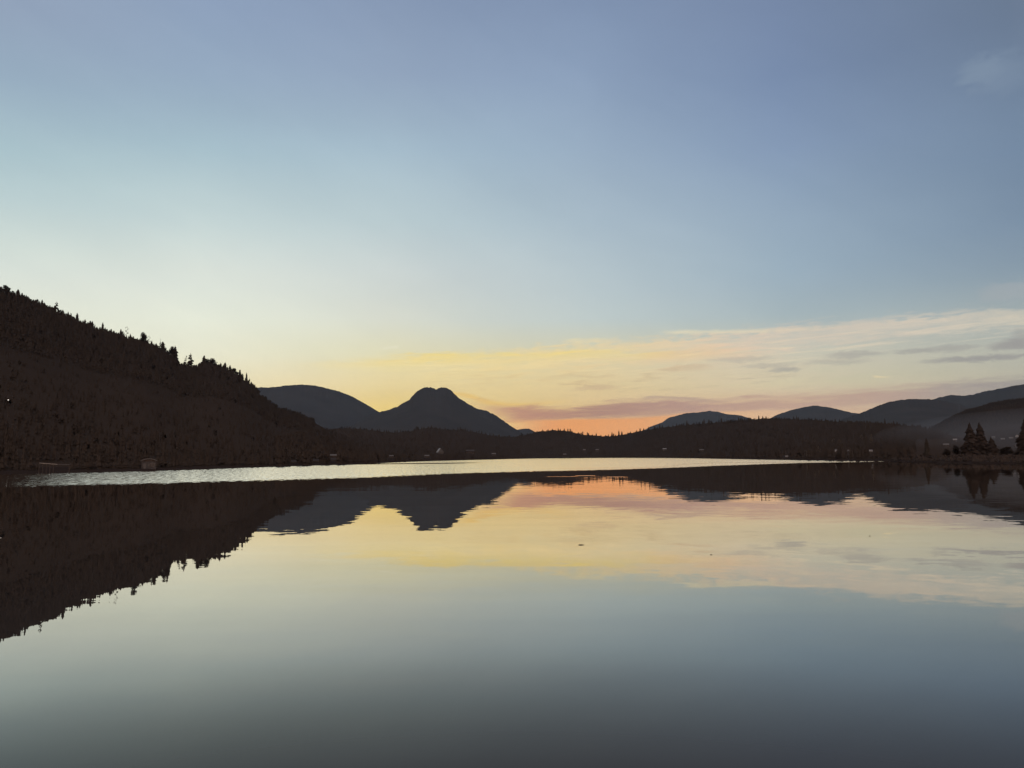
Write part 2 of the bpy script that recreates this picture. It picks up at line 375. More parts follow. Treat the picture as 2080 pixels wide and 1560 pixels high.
# ------------------------------------------------------------------ hills
LH = [(-900, 340), (-500, 400), (-250, 478), (-120, 535), (0, 592), (50, 611), (100, 630), (150, 653), (200, 673), (250, 687), (290, 699), (325, 712), (350, 727), (365, 742), (390, 748), (405, 745), (425, 742), (445, 748), (470, 757),
      (500, 774), (518, 787), (525, 795), (530, 806), (545, 818), (560, 831), (590, 839), (610, 845), (635, 856), (655, 868), (690, 884), (760, 905), (820, 922)]
ridge('hill_slope_left', LH, [(-900, 900), (0, 1300), (300, 1500), (520, 1800), (660, 2050), (820, 2300)], [(-900, 215), (-200, 255), (0, 285), (300, 320), (560, 440), (700, 560), (820, 900)], M_hill, jag=1.0, rows=36, seed=3, back=0.7)
ridge('mountain_broad', [(380, 812), (440, 802), (490, 792), (530, 786), (545, 787), (560, 786), (580, 783), (610, 781), (640, 783), (660, 788), (690, 795), (710, 803), (730, 813), (750, 825), (765, 834), (775, 839), (800, 850), (840, 866), (900, 890), (950, 908)],
      [(380, 8200), (950, 9200)], [(380, 5200), (950, 6200)], M_far, jag=0.7, seed=21, step=2.5)
ridge('mountain_notched', [(640, 905), (690, 878), (730, 855), (755, 842), (772, 836.5), (790, 832), (805, 827), (820, 818.5), (832, 811), (839, 803), (847, 795), (858, 788.5), (866, 786.7), (877, 787), (882, 789), (885.5, 791.5), (889, 789), (896, 786.7), (907, 787.3),
       (917, 793), (923, 801), (932, 808), (945, 816), (965, 828.5), (990, 835.5), (1010, 845), (1030, 859.5), (1047, 871), (1060, 880), (1090, 893), (1140, 908)],
      [(640, 6400), (1140, 7000)], [(640, 3900), (1140, 4500)], M_far, jag=1.0, seed=31, step=2.0)
ridge('mountain_distant', [(1000, 895), (1040, 878), (1050, 873), (1063, 871), (1074, 870.5), (1081, 874), (1095, 882), (1130, 905)], [(1000, 9500), (1130, 9500)], [(1000, 8000), (1130, 8000)], M_far, jag=0.4, seed=41, step=2.5)
ridge('mountain_blue_right', [(1260, 898), (1290, 884), (1320, 867), (1345, 858), (1356, 849.5), (1370, 845.5), (1395, 839), (1420, 837.5), (1442, 834.5), (1456, 836), (1475, 841), (1500, 843), (1515, 847), (1540, 855), (1600, 880), (1650, 900)],
      [(1260, 11500), (1650, 11500)], [(1260, 8500), (1650, 8500)], M_far, jag=0.5, seed=51, step=2.5)
ridge('mountain_rounded_right', [(1500, 885), (1540, 862), (1562, 851), (1580, 842), (1602, 834), (1625, 829), (1645, 824.5), (1655, 823.5), (1680, 826.5), (1700, 831), (1720, 835.5), (1732, 838.5), (1750, 840), (1790, 855), (1850, 885)],
      [(1500, 9500), (1850, 9500)], [(1500, 6500), (1850, 6500)], M_far, jag=0.6, seed=61, step=2.5)
ridge('mountain_wooded_right', [(1640, 885), (1700, 856), (1735, 843), (1755, 836.5), (1780, 825.5), (1800, 818), (1825, 812.5), (1860, 810), (1885, 811), (1905, 812), (1950, 822), (2000, 840), (2060, 870), (2120, 895)],
      [(1640, 6300), (2120, 6300)], [(1640, 4000), (2120, 4000)], M_far, jag=1.1, seed=71, step=2.0)
ridge('mountain_long_right', [(1830, 850), (1880, 818), (1905, 808), (1930, 802.5), (1962, 803.5), (1985, 799.5), (2003, 794), (2020, 791.5), (2050, 785), (2080, 780), (2150, 770), (2300, 752), (2500, 745), (2800, 780)],
      [(1830, 8600), (2800, 8000)], [(1830, 5600), (2800, 5600)], M_far, jag=0.7, seed=81, step=3)
ridge('hill_dark_right', [(1830, 900), (1880, 876), (1920, 852), (1945, 840), (1962, 833), (1990, 826), (2012, 818.5), (2040, 813.5), (2080, 809), (2150, 800), (2300, 790), (2600, 800)],
      [(1830, 3300), (2600, 3000)], [(1830, 1500), (2600, 1300)], M_hill, jag=1.2, seed=91, step=3, shape=1.7)
CR = [(540, 905), (600, 885), (660, 872), (700, 870), (740, 872), (770, 876), (800, 879), (835, 876), (850, 871), (880, 869), (905, 873), (935, 873), (960, 877), (985, 882), (1010, 887), (1045, 888), (1075, 882), (1100, 876), (1125, 874), (1150, 875), (1175, 881),
      (1190, 884), (1225, 886), (1250, 886), (1270, 882), (1300, 876), (1330, 871), (1360, 867), (1400, 863), (1450, 859), (1500, 855), (1550, 851), (1580, 850), (1610, 852), (1650, 853), (1700, 857), (1760, 858), (1810, 861), (1850, 866), (1890, 874), (1930, 884), (1980, 895), (2040, 905), (2200, 912)]
ridge('wooded_ridge', CR, [(540, 2700), (900, 3100), (1250, 3300), (1500, 2600), (1800, 2200), (2200, 1900)], [(540, 900), (700, 1000), (860, 1300), (1000, 1800), (1100, 2300), (1250, 2300), (1400, 1600), (1550, 1100), (1700, 850), (1900, 750), (2200, 720)],
      M_hill, jag=0.8, seed=101, step=3, rows=30, shape=1.5)

# spit of land on the right
SP = [(1772, 640, 640), (1790, 560, 660), (1830, 500, 680), (1880, 450, 680), (1940, 415, 680), (2000, 392, 680), (2080, 372, 680), (2200, 345, 680), (2500, 300, 680), (3600, 260, 680)]
xs = np.arange(1772, 3600, 4.0); V = []; F = []; rows_ = [0, .015, .05, .12, .3, .55, .8, 1.0]; hz = [-0.4, 0.5, 1.5, 2.3, 3.0, 3.3, 2.6, 1.0]
for t, z in zip(rows_, hz):
    for x in xs:
        a = float(interp([(p[0], p[1]) for p in SP], x)); b = float(interp([(p[0], p[2]) for p in SP], x)) + 60
        a += 3.5 * float(fbm(x * 0.06, 5.0, 3))
        c = at_dist(x, 928, a + (b - a) * t); k = min(1.0, (x - 1770) / 110.0)
        V.append((c.x, c.y, z * (0.3 + 0.7 * k) + (0.35 * float(fbm(c.x / 9, c.y / 9, 3)) if z > 1 else 0)))
n = len(xs)
for r in range(len(rows_) - 1):
    for i in range(n - 1):
        a = r * n + i; F.append((a, a + 1, a + n + 1, a + n))
o = mesh_obj('shore_spit', V, F, M_shore, smooth=True); tag(o, kind='structure')
SPIT = BVHTree.FromPolygons(V, F); TERR.append(SPIT)

# ------------------------------------------------------------------ water
m = bpy.data.materials.new('lake_water'); m.use_nodes = True; t = m.node_tree; t.nodes.clear(); q = G(t)
geo = q.node('ShaderNodeNewGeometry'); sp = q.node('ShaderNodeSeparateXYZ'); t.links.new(geo.outputs['Position'], sp.inputs[0])
PX, PY, PZ = sp.outputs
dot = q.node('ShaderNodeVectorMath', operation='DOT_PRODUCT'); t.links.new(geo.outputs['Incoming'], dot.inputs[0]); dot.inputs[1].default_value = (0, 0, 1)
R = q.curve(dot.outputs['Value'], [(0, 1), (.05, .93), (.106, .84), (.137, .74), (.166, .63), (.225, .455), (.279, .245), (.309, .165), (.34, .11), (.38, .065), (.5, .045), (1, .02)], 0, 1, 0, 1)
film = q.noise(q.xyz(q.m('MULTIPLY', PX, 0.045), q.m('MULTIPLY', PY, 0.16), 31.0), 1.0, 5, 0.6)
R = q.m('MULTIPLY', R, q.rng(film, 0.3, 0.7, 0.965, 1.03, smooth=False), clamp=True)
# breeze-ruffled far water: its near edge runs obliquely across the lake
def edge_curve(pts, div=1.0):
    P = []
    for x, y in pts:
        w = on_water(x, y); P.append((w.x / w.y, w.y))
    return P
u = q.m('DIVIDE', PX, PY)
def fast(pts):
    P = edge_curve(pts); P = [(-2.5, P[0][1] * 0.8)] + P + [(2.0, P[-1][1] * 1.05)]
    return q.curve(u, [(a, math.log(b)) for a, b in P], -2.5, 2.0, 3.0, 8.0)
lY = q.m('LOGARITHM', PY, math.e)
near = fast([(-300, 1000), (0, 991), (150, 986), (300, 983), (430, 979), (560, 975.5), (700, 971.5), (860, 965), (960, 961), (1080, 957.5), (1200, 955), (1300, 952.5), (1380, 949.5), (1450, 946.5), (1500, 944.8), (1560, 942.6), (1640, 940.3), (1700, 939.3), (1760, 938.2), (1900, 936.5)])
w1 = q.noise(q.xyz(q.m('MULTIPLY', PX, 0.035), q.m('MULTIPLY', PY, 0.06), 0.0), 1.0, 4, 0.6)
w2 = q.noise(q.xyz(q.m('MULTIPLY', PX, 0.9), q.m('MULTIPLY', PY, 0.25), 2.0), 1.0, 3, 0.6)
w3 = q.noise(q.xyz(q.m('MULTIPLY', PX, 0.004), q.m('MULTIPLY', PY, 0.02), 4.0), 1.0, 3, 0.5)
dY = q.m('ADD', q.m('SUBTRACT', lY, near), q.m('ADD', q.m('MULTIPLY', q.m('SUBTRACT', w1, 0.5), 0.09), q.m('MULTIPLY', q.m('SUBTRACT', w2, 0.5), 0.26)))
ruf = q.rng(dY, -0.01, 0.035)
# thin calm lane near the left shore and calm film on the right
lane = fast([(300, 944.6), (560, 944.4), (700, 943), (820, 941.8), (900, 941.0), (1000, 939.5)])
lane_m = q.m('MULTIPLY', q.rng(q.m('ABSOLUTE', q.m('SUBTRACT', lY, lane)), 0.05, 0.09, 1.0, 0.0), q.rng(u, (900 - 1040) / 1560, (1010 - 1040) / 1560, 1.0, 0.0))
lane2 = fast([(1000, 953), (1200, 950.8), (1300, 950.0), (1400, 942.5), (1500, 939.5)])
lane_m2 = q.m('MULTIPLY', q.rng(q.m('ABSOLUTE', q.m('SUBTRACT', lY, lane2)), 0.0, 0.06, 0.4, 0.0), q.rng(u, 0.0, 0.1))
ruf = q.m('MULTIPLY', ruf, q.m('SUBTRACT', 1.0, q.m('MAXIMUM', lane_m, lane_m2)))
# short cat's-paw streaks on the calm side
for (x0, x1, yy, wd, k) in [(1165, 1212, 966.2, .007, .30), (1100, 1180, 968.0, .006, .2), (1230, 1270, 968.6, .005, .22)]:
    a = on_water((x0 + x1) / 2, yy); ca = a.x / a.y; hw = (x1 - x0) / 2 / 1560
    mk = q.m('MULTIPLY', q.rng(q.m('ABSOLUTE', q.m('SUBTRACT', lY, math.log(a.y))), wd, wd * 2.2, 1.0, 0.0), q.rng(q.m('ABSOLUTE', q.m('SUBTRACT', u, ca)), hw * 0.5, hw, 1.0, 0.0))
    ruf = q.m('MAXIMUM', ruf, q.m('MULTIPLY', mk, k))
ruf = q.m('MULTIPLY', ruf, q.rng(PY, 30, 60))
ruf = q.m('MULTIPLY', ruf, q.rng(u, -0.72, -0.54, 0.5, 1.0))
# slopes: calm swell and ruffled chop
s1 = q.m('SUBTRACT', q.noise(q.xyz(q.m('MULTIPLY', PX, 0.020), q.m('MULTIPLY', PY, 0.11), 1.0), 1.0, 5, 0.62), 0.5)
s2 = q.m('SUBTRACT', q.noise(q.xyz(q.m('MULTIPLY', PX, 0.16), q.m('MULTIPLY', PY, 0.55), 9.0), 1.0, 3, 0.6), 0.5)
s3 = q.m('SUBTRACT', q.noise(q.xyz(q.m('MULTIPLY', PX, 0.45), q.m('MULTIPLY', PY, 0.8), 13.0), 1.0, 3, 0.6), 0.5)
sx = q.m('MULTIPLY', s2, 0.003)
sy = q.m('ADD', q.m('MULTIPLY', s1, 0.0075), q.m('ADD', q.m('MULTIPLY', s2, 0.008), q.m('MULTIPLY', s3, 0.014)))
ch = q.noise(q.xyz(q.m('MULTIPLY', PX, 2.8), q.m('MULTIPLY', PY, 0.3), 20.0), 1.0, 4, 0.75)
ch2 = q.m('SUBTRACT', q.noise(q.xyz(q.m('MULTIPLY', PX, 0.7), q.m('MULTIPLY', PY, 0.5), 40.0), 1.0, 3, 0.7), 0.5)
breeze = q.rng(u, -0.62, 0.05, 1.32, 0.74, smooth=False)
chy = q.m('MULTIPLY', q.m('MULTIPLY', q.rng(ch, 0.33, 0.67, -0.01, 0.135, smooth=False), breeze), ruf)
chx = q.m('MULTIPLY', q.m('MULTIPLY', ch2, 0.12), ruf)
nv = q.xyz(q.m('MULTIPLY', q.m('ADD', sx, chx), -1.0), q.m('MULTIPLY', q.m('ADD', sy, chy), -1.0), 1.0)
nn = q.node('ShaderNodeVectorMath', operation='NORMALIZE'); t.links.new(nv, nn.inputs[0])
gl = q.node('ShaderNodeBsdfGlossy'); t.links.new(nn.outputs[0], gl.inputs['Normal'])
q.put(gl.inputs['Roughness'], q.m('MULTIPLY', ruf, 0.07)); q.put(gl.inputs['Color'], q.ramp(dot.outputs['Value'], [(0.0, (1.0, 0.955, 0.90, 1)), (0.12, (0.99, 0.95, 0.89, 1)), (0.24, (0.945, 0.97, 0.94, 1)), (0.30, (0.96, 0.96, 0.91, 1)), (0.36, (0.97, 0.95, 0.90, 1))]))
df = q.node('ShaderNodeBsdfDiffuse'); df.inputs['Color'].default_value = (0.055, 0.046, 0.041, 1)
mx = q.node('ShaderNodeMixShader'); q.put(mx.inputs[0], R); t.links.new(df.outputs[0], mx.inputs[1]); t.links.new(gl.outputs[0], mx.inputs[2])
mo = q.node('ShaderNodeOutputMaterial'); t.links.new(mx.outputs[0], mo.inputs[0])
V = [(-12000, -400, 0), (12000, -400, 0), (12000, 9000, 0), (-12000, 9000, 0)]
o = mesh_obj('water', V, [(0, 1, 2, 3)], m); tag(o, kind='structure')

# ------------------------------------------------------------------ trees
def crown_conifer(seed, tiers=15, nb=8, dens=1.0, droop=0.35, base=0.10, narrow=1.0, rag=.012, full=0.62):
    """unit-height conifer crown: whorls of drooping boughs, each bough a few leaf-spray faces"""
    r = random.Random(seed); V = []; F = []
    for k in range(tiers):
        t = k / (tiers - 1); z = base + (0.985 - base) * t
        L = 0.5 * narrow * ((1 - t) ** full + 0.05) * r.uniform(0.72, 1.12)
        for b in range(nb):
            if r.random() > dens: continue
            a = 2 * math.pi * (b + r.uniform(-.35, .35)) / nb + k * 0.7
            l = L * r.uniform(0.6, 1.15); w = l * r.uniform(0.3, 0.45); th = 0.028 + 0.03 * (1 - t)
            ca, sa = math.cos(a), math.sin(a); z0 = z + r.uniform(-rag, rag)
            def P(d, s, h): return (ca * d - sa * s, sa * d + ca * s, z0 + h)
            i = len(V)
            V += [P(0, 0, th * .6), P(l * .55, w, -droop * l * .5 * .55), P(l, 0, -droop * l * .6), P(l * .55, -w, -droop * l * .5 * .55), P(l * .45, 0, th), P(l * .5, 0, -th - droop * l * .5)]
            F += [(i, i + 1, i + 4), (i + 1, i + 2, i + 4), (i + 2, i + 3, i + 4), (i + 3, i, i + 4), (i, i + 5, i + 2), (i + 1, i + 5, i + 3)]
    i = len(V); V += [(0.012, 0, .93), (-0.006, 0.01, .93), (-0.006, -0.01, .93), (0, 0, 1.02)]; F += [(i, i + 1, i + 3), (i + 1, i + 2, i + 3), (i + 2, i, i + 3)]
    return V, F
def crown_clumps(seed, lobes, leaf=0.05, per=60):
    """unit-height open crown: leaf clumps scattered through several lobes (x, y, z, radius, squash)"""
    r = random.Random(seed); V = []; F = []
    for (cx, cy, cz, R_, sq) in lobes:
        for k in range(int(per * (R_ / 0.2) ** 1.5)):
            u_ = Vector((r.gauss(0, 1), r.gauss(0, 1), r.gauss(0, 1))).normalized() * R_ * r.random() ** 0.45
            c = Vector((cx + u_.x, cy + u_.y, cz + u_.z * sq)); s = leaf * r.uniform(.6, 1.3)
            i = len(V)
            for j in range(4):
                V.append(tuple(c + Vector((r.uniform(-1, 1), r.uniform(-1, 1), r.uniform(-.7, .7))) * s))
            F += [(i, i + 1, i + 2), (i, i + 2, i + 3), (i + 1, i + 3, i + 2)]
    return V, F
def trunk_vf(h=0.95, r0=0.022, limbs=(), seed=0):
    r = random.Random(seed); V = []; F = []
    def cone(a, b, ra, rb, n=6):
        a = Vector(a); b = Vector(b); ax = (b - a).normalized(); p = ax.orthogonal().normalized(); s = ax.cross(p); i = len(V)
        for c, rr in ((a, ra), (b, rb)):
            for k in range(n):
                w = 2 * math.pi * k / n; V.append(tuple(c + (p * math.cos(w) + s * math.sin(w)) * rr))
        for k in range(n): F.append((i + k, i + (k + 1) % n, i + n + (k + 1) % n, i + n + k))
    cone((0, 0, -0.04), (0, 0, h * .5), r0, r0 * .65); cone((0, 0, h * .5), (0, 0, h), r0 * .65, r0 * .12)
    for (z, x, y, z2) in limbs: cone((0, 0, z), (x, y, z2), r0 * .45, r0 * .1, 4)
    return V, F
def mk(name, vf, material):
    me = bpy.data.meshes.new(name); me.from_pydata(vf[0], [], vf[1]); me.materials.append(material); me.update(); return me

pine_limbs = [(.45, .2, .05, .55), (.55, -.2, -.08, .66), (.65, .12, -.15, .8), (.6, -.05, .18, .75)]
KIND = {
 'fir':    (mk('crown', crown_conifer(1), M_crown), mk('trunk', trunk_vf(), M_trunk)),
 'fir_b':  (mk('crown', crown_conifer(2, 13, 7, .9), M_crown), mk('trunk', trunk_vf(), M_trunk)),
 'spire':  (mk('crown', crown_conifer(3, 16, 6, .9, .5, .08, .8), M_crown), mk('trunk', trunk_vf(), M_trunk)),
 'sparse': (mk('crown', crown_conifer(4, 9, 6, .55, .25, .3, .9), M_crown), mk('trunk', trunk_vf(r0=.026), M_trunk)),
 'snag':   (mk('crown', crown_conifer(5, 7, 5, .5, .3, .35, .55), M_crown), mk('trunk', trunk_vf(r0=.03), M_trunk)),
 'pine':   (mk('crown', crown_clumps(6, [(.02, 0, .78, .2, .9), (.2, .05, .6, .15, .6), (-.2, -.06, .68, .15, .6), (.05, -.15, .82, .13, .7), (-.05, .15, .74, .14, .6)], .06, 120), M_crown), mk('trunk', trunk_vf(.9, .026, pine_limbs), M_trunk)),
 'pine_b': (mk('crown', crown_clumps(7, [(0, 0, .62, .3, 1.1), (.1, .05, .85, .15, .8), (-.18, 0, .45, .2, .8), (.2, -.1, .45, .2, .8)], .06, 120), M_crown), mk('trunk', trunk_vf(.9, .026, pine_limbs), M_trunk)),
 'open':   (mk('crown', crown_clumps(8, [(.14, .05, .8, .12, .6), (-.12, 0, .66, .12, .5), (.03, -.05, .95, .08, .6), (.1, .1, .5, .12, .4), (-.15, -.1, .88, .07, .6)], .04, 60), M_crown), mk('trunk', trunk_vf(.95, .022, pine_limbs), M_trunk)),
 'full':   (mk('crown', crown_clumps(9, [(0, 0, .5, .34, 1.1), (.05, 0, .78, .2, .9), (-.15, .1, .6, .25, .9), (.2, -.1, .35, .25, .8), (-.2, -.1, .3, .22, .8)], .06, 150), M_crown3), mk('trunk', trunk_vf(.8, .03, pine_limbs), M_trunk)),
 'bare':   (mk('crown', crown_clumps(10, [(0, 0, .55, .3, 1.3), (.08, 0, .82, .15, .9), (-.15, .1, .5, .2, 1.0)], .035, 42), M_bare), mk('trunk', trunk_vf(.9, .022, pine_limbs), M_trunk)),
 'dfir':   (mk('crown', crown_conifer(12, 26, 12, .96, .4, .04, 1.0, .035), M_crown3), mk('trunk', trunk_vf(), M_trunk)),
}
rnd = random.Random(5)
def tree(kind, loc, h, w, label, group, name='conifer_tree', cat='tree'):
    cm, tm = KIND[kind]
    e = empty(name, loc, rnd.uniform(0, 6.28)); w *= (1.35 if group == G1 else (1.05 if name == 'conifer_tree' and kind != 'full' else 0.95) if group == GS else 1.0); e.scale = (w, w, h)
    tag(e, label, cat, group)
    c = bpy.data.objects.new('crown', cm); COL.objects.link(c); c.parent = e
    k = bpy.data.objects.new('trunk', tm); COL.objects.link(k); k.parent = e
    return e
def px_size(loc, npx):
    d = (loc - CAM).dot(Fv); return npx * d / F_PX
def tree_px(kind, x, ytop, hpx, wpx, D, label, group, **kw):
    """a tree whose top shows at (x, ytop); it stands on the ground at distance D"""
    top = at_dist(x, ytop, D); g0 = ground_z(top.x, top.y)
    h = max(px_size(top, hpx), top.z - g0)
    if h > px_size(top, hpx) * 1.8: base = top.z - px_size(top, hpx)*1.3; h = top.z - base
    else: base = top.z - h
    return tree(kind, Vector((top.x, top.y, base)), h / 1.01, px_size(top, wpx), label, group, **kw)
def crestD(x): return float(interp([(-900, 900), (0, 1300), (300, 1500), (520, 1800), (660, 2050), (820, 2300)], x))

GS = 'dark trees standing on the right-hand spit'
G1 = 'conifers along the skyline of the left hill'
SPECIAL = [
 ('full', 12, 578, 22, 16, 'broad bushy tree highest on the left hill, at the left edge of the photo'),
 ('fir', 37, 587, 18, 11, 'pointed tree on the left hill next to the broad bushy one at the photo edge'),
 ('sparse', 115, 611, 26, 11, 'thin see-through conifer standing clear of the upper skyline of the left hill'),
 ('fir', 157, 635, 20, 9, 'dark pointed fir with a sharp tip on the upper skyline of the left hill'),
 ('snag', 193, 655, 16, 6, 'thin spindly tree in a dip of the skyline beside the dark pointed fir'),
 ('spire', 209, 654, 20, 10, 'pointed fir midway between the sharp upper fir and the big rounded tree'),
 ('open', 258, 663, 18, 10, 'loose open-crowned tree just uphill of the big dark rounded tree'),
 ('full', 292, 673, 32, 16, 'big dark rounded tree standing highest on the middle of the left skyline'),
 ('open', 303, 682, 18, 10, 'open-crowned tree directly downhill of the big dark rounded tree'),
 ('snag', 326, 686, 28, 8, 'tall thin spire above a dense tree on the middle of the left skyline'),
 ('fir_b', 331, 693, 26, 14, 'dense tree at the foot of the tall thin spire on the left skyline'),
 ('full', 349, 701, 42, 15, 'left tree of the tall dense pair beside the skyline gap'),
 ('fir', 356, 702, 46, 19, 'right tree of the tall dense pair, its flank falling steeply into the skyline gap'),
 ('open', 378, 722, 28, 15, 'left tree of the two lacy see-through trees in the skyline gap'),
 ('sparse', 387, 716, 34, 17, 'right and taller of the two lacy see-through trees in the skyline gap'),
 ('fir', 415, 721, 26, 12, 'pointed tree on the knoll just right of the skyline gap'),
 ('full', 420, 727, 24, 14, 'leaning dense tree on the knoll just right of the pointed one'),
 ('full', 431, 726, 26, 20, 'wide dense crown on the knoll right of the skyline gap'),
 ('pine', 474, 746, 22, 16, 'flat-topped pine near the lower end of the left skyline'),
 ('spire', 501, 756, 22, 8, 'lone pointed tree on the bare lower shoulder of the left hill'),
 ('snag', 507, 766, 14, 7, 'short thin tree beside the lone pointed one on the lower shoulder'),
]
for k_, x, yt, hp, wp, lb in SPECIAL: tree_px(k_, x, yt, hp, wp, crestD(x) - 8, lb, G1)
taken = [s[1] for s in SPECIAL]
x = 2.0
while x < 640:
    g0 = float(interp(LH, x))
    if all(abs(x - q_) > 3.5 for q_ in taken) and not (366 < x < 374) and not (392 < x < 400):
        hp = rnd.choice([rnd.uniform(8, 12), rnd.uniform(11, 18)]) if x < 520 else rnd.uniform(6, 11)
        up = hp * rnd.uniform(0.85, 1.1)
        if x > 505 and x < 530: hp *= .5; up = hp * .6
        tree_px(rnd.choice(['fir', 'fir_b', 'fir', 'fir_b', 'spire', 'pine_b', 'full', 'fir']), x, g0 - up, hp * 1.5, rnd.uniform(7.5, 11), crestD(x) + rnd.uniform(-25, 5),
                'small dark tree in the jagged line along the top of the left hill' if x < 365 else ('small dark tree on the lower left skyline between the gap and the bare shoulder' if x < 520 else 'small dark tree on the low left spur in front of the broad mountain'), G1)
    x += rnd.uniform(3.6, 5.8)

# low wooded ridge: individual trees on its skyline (a few pixels each, one mesh each)
def spiky(seed, tiers=4, n_=6):
    r = random.Random(seed); V = []; F = []
    for k in range(tiers):
        z0 = k / tiers * 0.85; z1 = min(1.0, z0 + 0.42); R_ = 0.5 * (1 - k / tiers) ** .55; i = len(V)
        for j in range(n_ * 2):
            a = math.pi * j / n_ + r.uniform(-.15, .15); rr = R_ * (r.uniform(.8, 1.1) if j % 2 else r.uniform(.45, .65))
            V.append((math.cos(a) * rr, math.sin(a) * rr, z0 + r.uniform(0, .06)))
        V.append((r.uniform(-.02, .02), r.uniform(-.02, .02), z1))
        for j in range(n_ * 2): F.append((i + j, i + (j + 1) % (n_ * 2), i + n_ * 2))
    i = len(V); V += [(.04, 0, -.1), (-.02, .035, -.1), (-.02, -.035, -.1), (0, 0, .9)]; F += [(i, i + 1, i + 3), (i + 1, i + 2, i + 3), (i + 2, i, i + 3)]
    return V, F
SPM = [mk('distant_conifer', spiky(s), M_crown) for s in range(5)] + [mk('distant_round_tree', crown_clumps(40 + s, [(0, 0, .5, .42, 1.1), (.1, 0, .2, .4, .9)], .16, 22), M_crown) for s in range(2)]
crD = [(540, 2700), (900, 3100), (1250, 3300), (1500, 2600), (1800, 2200), (2200, 1900)]
def regions(x):
    if x < 835: return 'tiny conifer on the low ridge below the saddle between the two mountains', 'ridge conifers below the mountain saddle'
    if x < 1065: return 'tiny conifer on the low ridge in front of the notched mountain', 'ridge conifers in front of the notched mountain'
    if x < 1330: return 'tiny black conifer on the low ridge against the orange glow', 'ridge conifers against the orange glow'
    if x < 1520: return 'tiny conifer on the ridge in front of the pale blue flat-topped hill', 'ridge conifers in front of the pale blue hill'
    if x < 1600: return 'tiny conifer on the ridge crest against the pink sky between two blue hills', 'ridge conifers between the two blue hills'
    return 'tiny conifer on the ridge in front of the rounded and wooded right-hand mountains', 'ridge conifers in front of the right-hand mountains'
TALL = [(850, 866, 9), (884, 866, 7), (935, 866, 9), (945, 868, 7), (973, 873, 9), (978, 874, 8), (995, 879, 8), (1012, 882, 8), (1146, 870, 6), (1193, 877, 7), (1211, 879, 7), (1243, 877, 7), (1257, 873, 10), (1263, 875, 7), (1300, 869, 8), (1317, 866, 8), (1340, 861, 8),
        (1395, 853, 9), (1430, 850, 9), (1440, 851, 8), (1465, 848, 8), (1500, 847, 7), (1541, 843, 8), (1549, 844, 8), (1556, 845, 6), (1612, 845, 9), (1618, 843, 10), (1656, 848, 6), (1705, 850, 9), (1797, 849, 11), (1815, 854, 7)]
tx = []
for x, yt, hp in TALL:
    L = regions(x); p = at_dist(x, yt, float(interp(crD, x)) - 10); h = px_size(p, hp * 1.4)
    o = bpy.data.objects.new('conifer_tree', SPM[rnd.randrange(5)]); COL.objects.link(o); o.location = p - Vector((0, 0, h)); o.scale = (px_size(p, 5.6), px_size(p, 5.6), h)
    o.rotation_euler[2] = rnd.uniform(0, 6); tag(o, L[0].replace('tiny', 'small taller-than-its-neighbours'), 'tree', L[1]); tx.append(x)
x = 690.0
while x < 1860:
    if all(abs(x - q_) > 2.5 for q_ in tx):
        gy = float(interp(CR, x)); hp = rnd.choice([rnd.uniform(3, 5), rnd.uniform(4, 7), rnd.uniform(6, 9)]); L = regions(x); D = float(interp(crD, x)) + rnd.uniform(-60, 10)
        p = at_dist(x, gy - hp * .8, D); h = px_size(p, hp * 1.5); wpx = rnd.uniform(4.2, 7.2)
        o = bpy.data.objects.new('conifer_tree', SPM[rnd.randrange(7)]); COL.objects.link(o); o.location = p - Vector((0, 0, h)); o.scale = (px_size(p, wpx), px_size(p, wpx), h)
        o.rotation_euler[2] = rnd.uniform(0, 6); tag(o, L[0], 'tree', L[1])
    x += rnd.choice([rnd.uniform(3.4, 6), rnd.uniform(6, 13)])

# forests: too many trees to count, one object per hill
def forest(name, pts, material, label, low=True):
    protoV = [spiky(100 + s, 3, 4) for s in range(4)] + [crown_clumps(200 + s, [(0, 0, .5, .42, 1.1)], .2, 9) for s in range(2)]
    protoV = [(np.array(a, dtype=float), [tuple(f) for f in b]) for a, b in protoV]
    VV = []; FF = []; off = 0
    for (p, h, w) in pts:
        a, b = protoV[rnd.randrange(6) if rnd.random() < .5 else rnd.randrange(4)]
        an = rnd.uniform(0, 6.28); c, s = math.cos(an), math.sin(an)
        q_ = np.empty_like(a); q_[:, 0] = (a[:, 0] * c - a[:, 1] * s) * w + p[0]; q_[:, 1] = (a[:, 0] * s + a[:, 1] * c) * w + p[1]; q_[:, 2] = a[:, 2] * h + p[2]
        VV.append(q_); FF += [tuple(i + off for i in f) for f in b]; off += len(a)
    VV = np.concatenate(VV)
    me = bpy.data.meshes.new(name); me.from_pydata(VV.tolist(), [], FF); me.materials.append(material); me.update()
    o = bpy.data.objects.new(name, me); COL.objects.link(o); tag(o, label, 'forest', None, 'stuff'); return o
HOUSES = [(677, 925, 9), (676, 933, 9), (642, 935, 8), (598, 937, 9), (795, 926, 6), (867, 926, 7), (895, 915, 8), (955, 916, 9), (1003, 922, 6), (1147, 923, 5), (1187, 914, 4), (1213, 914, 4), (1350, 912, 5), (1425, 914, 6),
          (1598, 927, 5), (1700, 915, 6), (1725, 915, 5), (1769, 915, 6), (1922, 903, 7), (1940, 893, 6), (302, 941, 15), (110, 942, 34), (14, 858, 5)]
def cleared(x, y): return any(abs(x - hx) < hw and -2 < y - hy < 15 for hx, hy, hw in HOUSES)
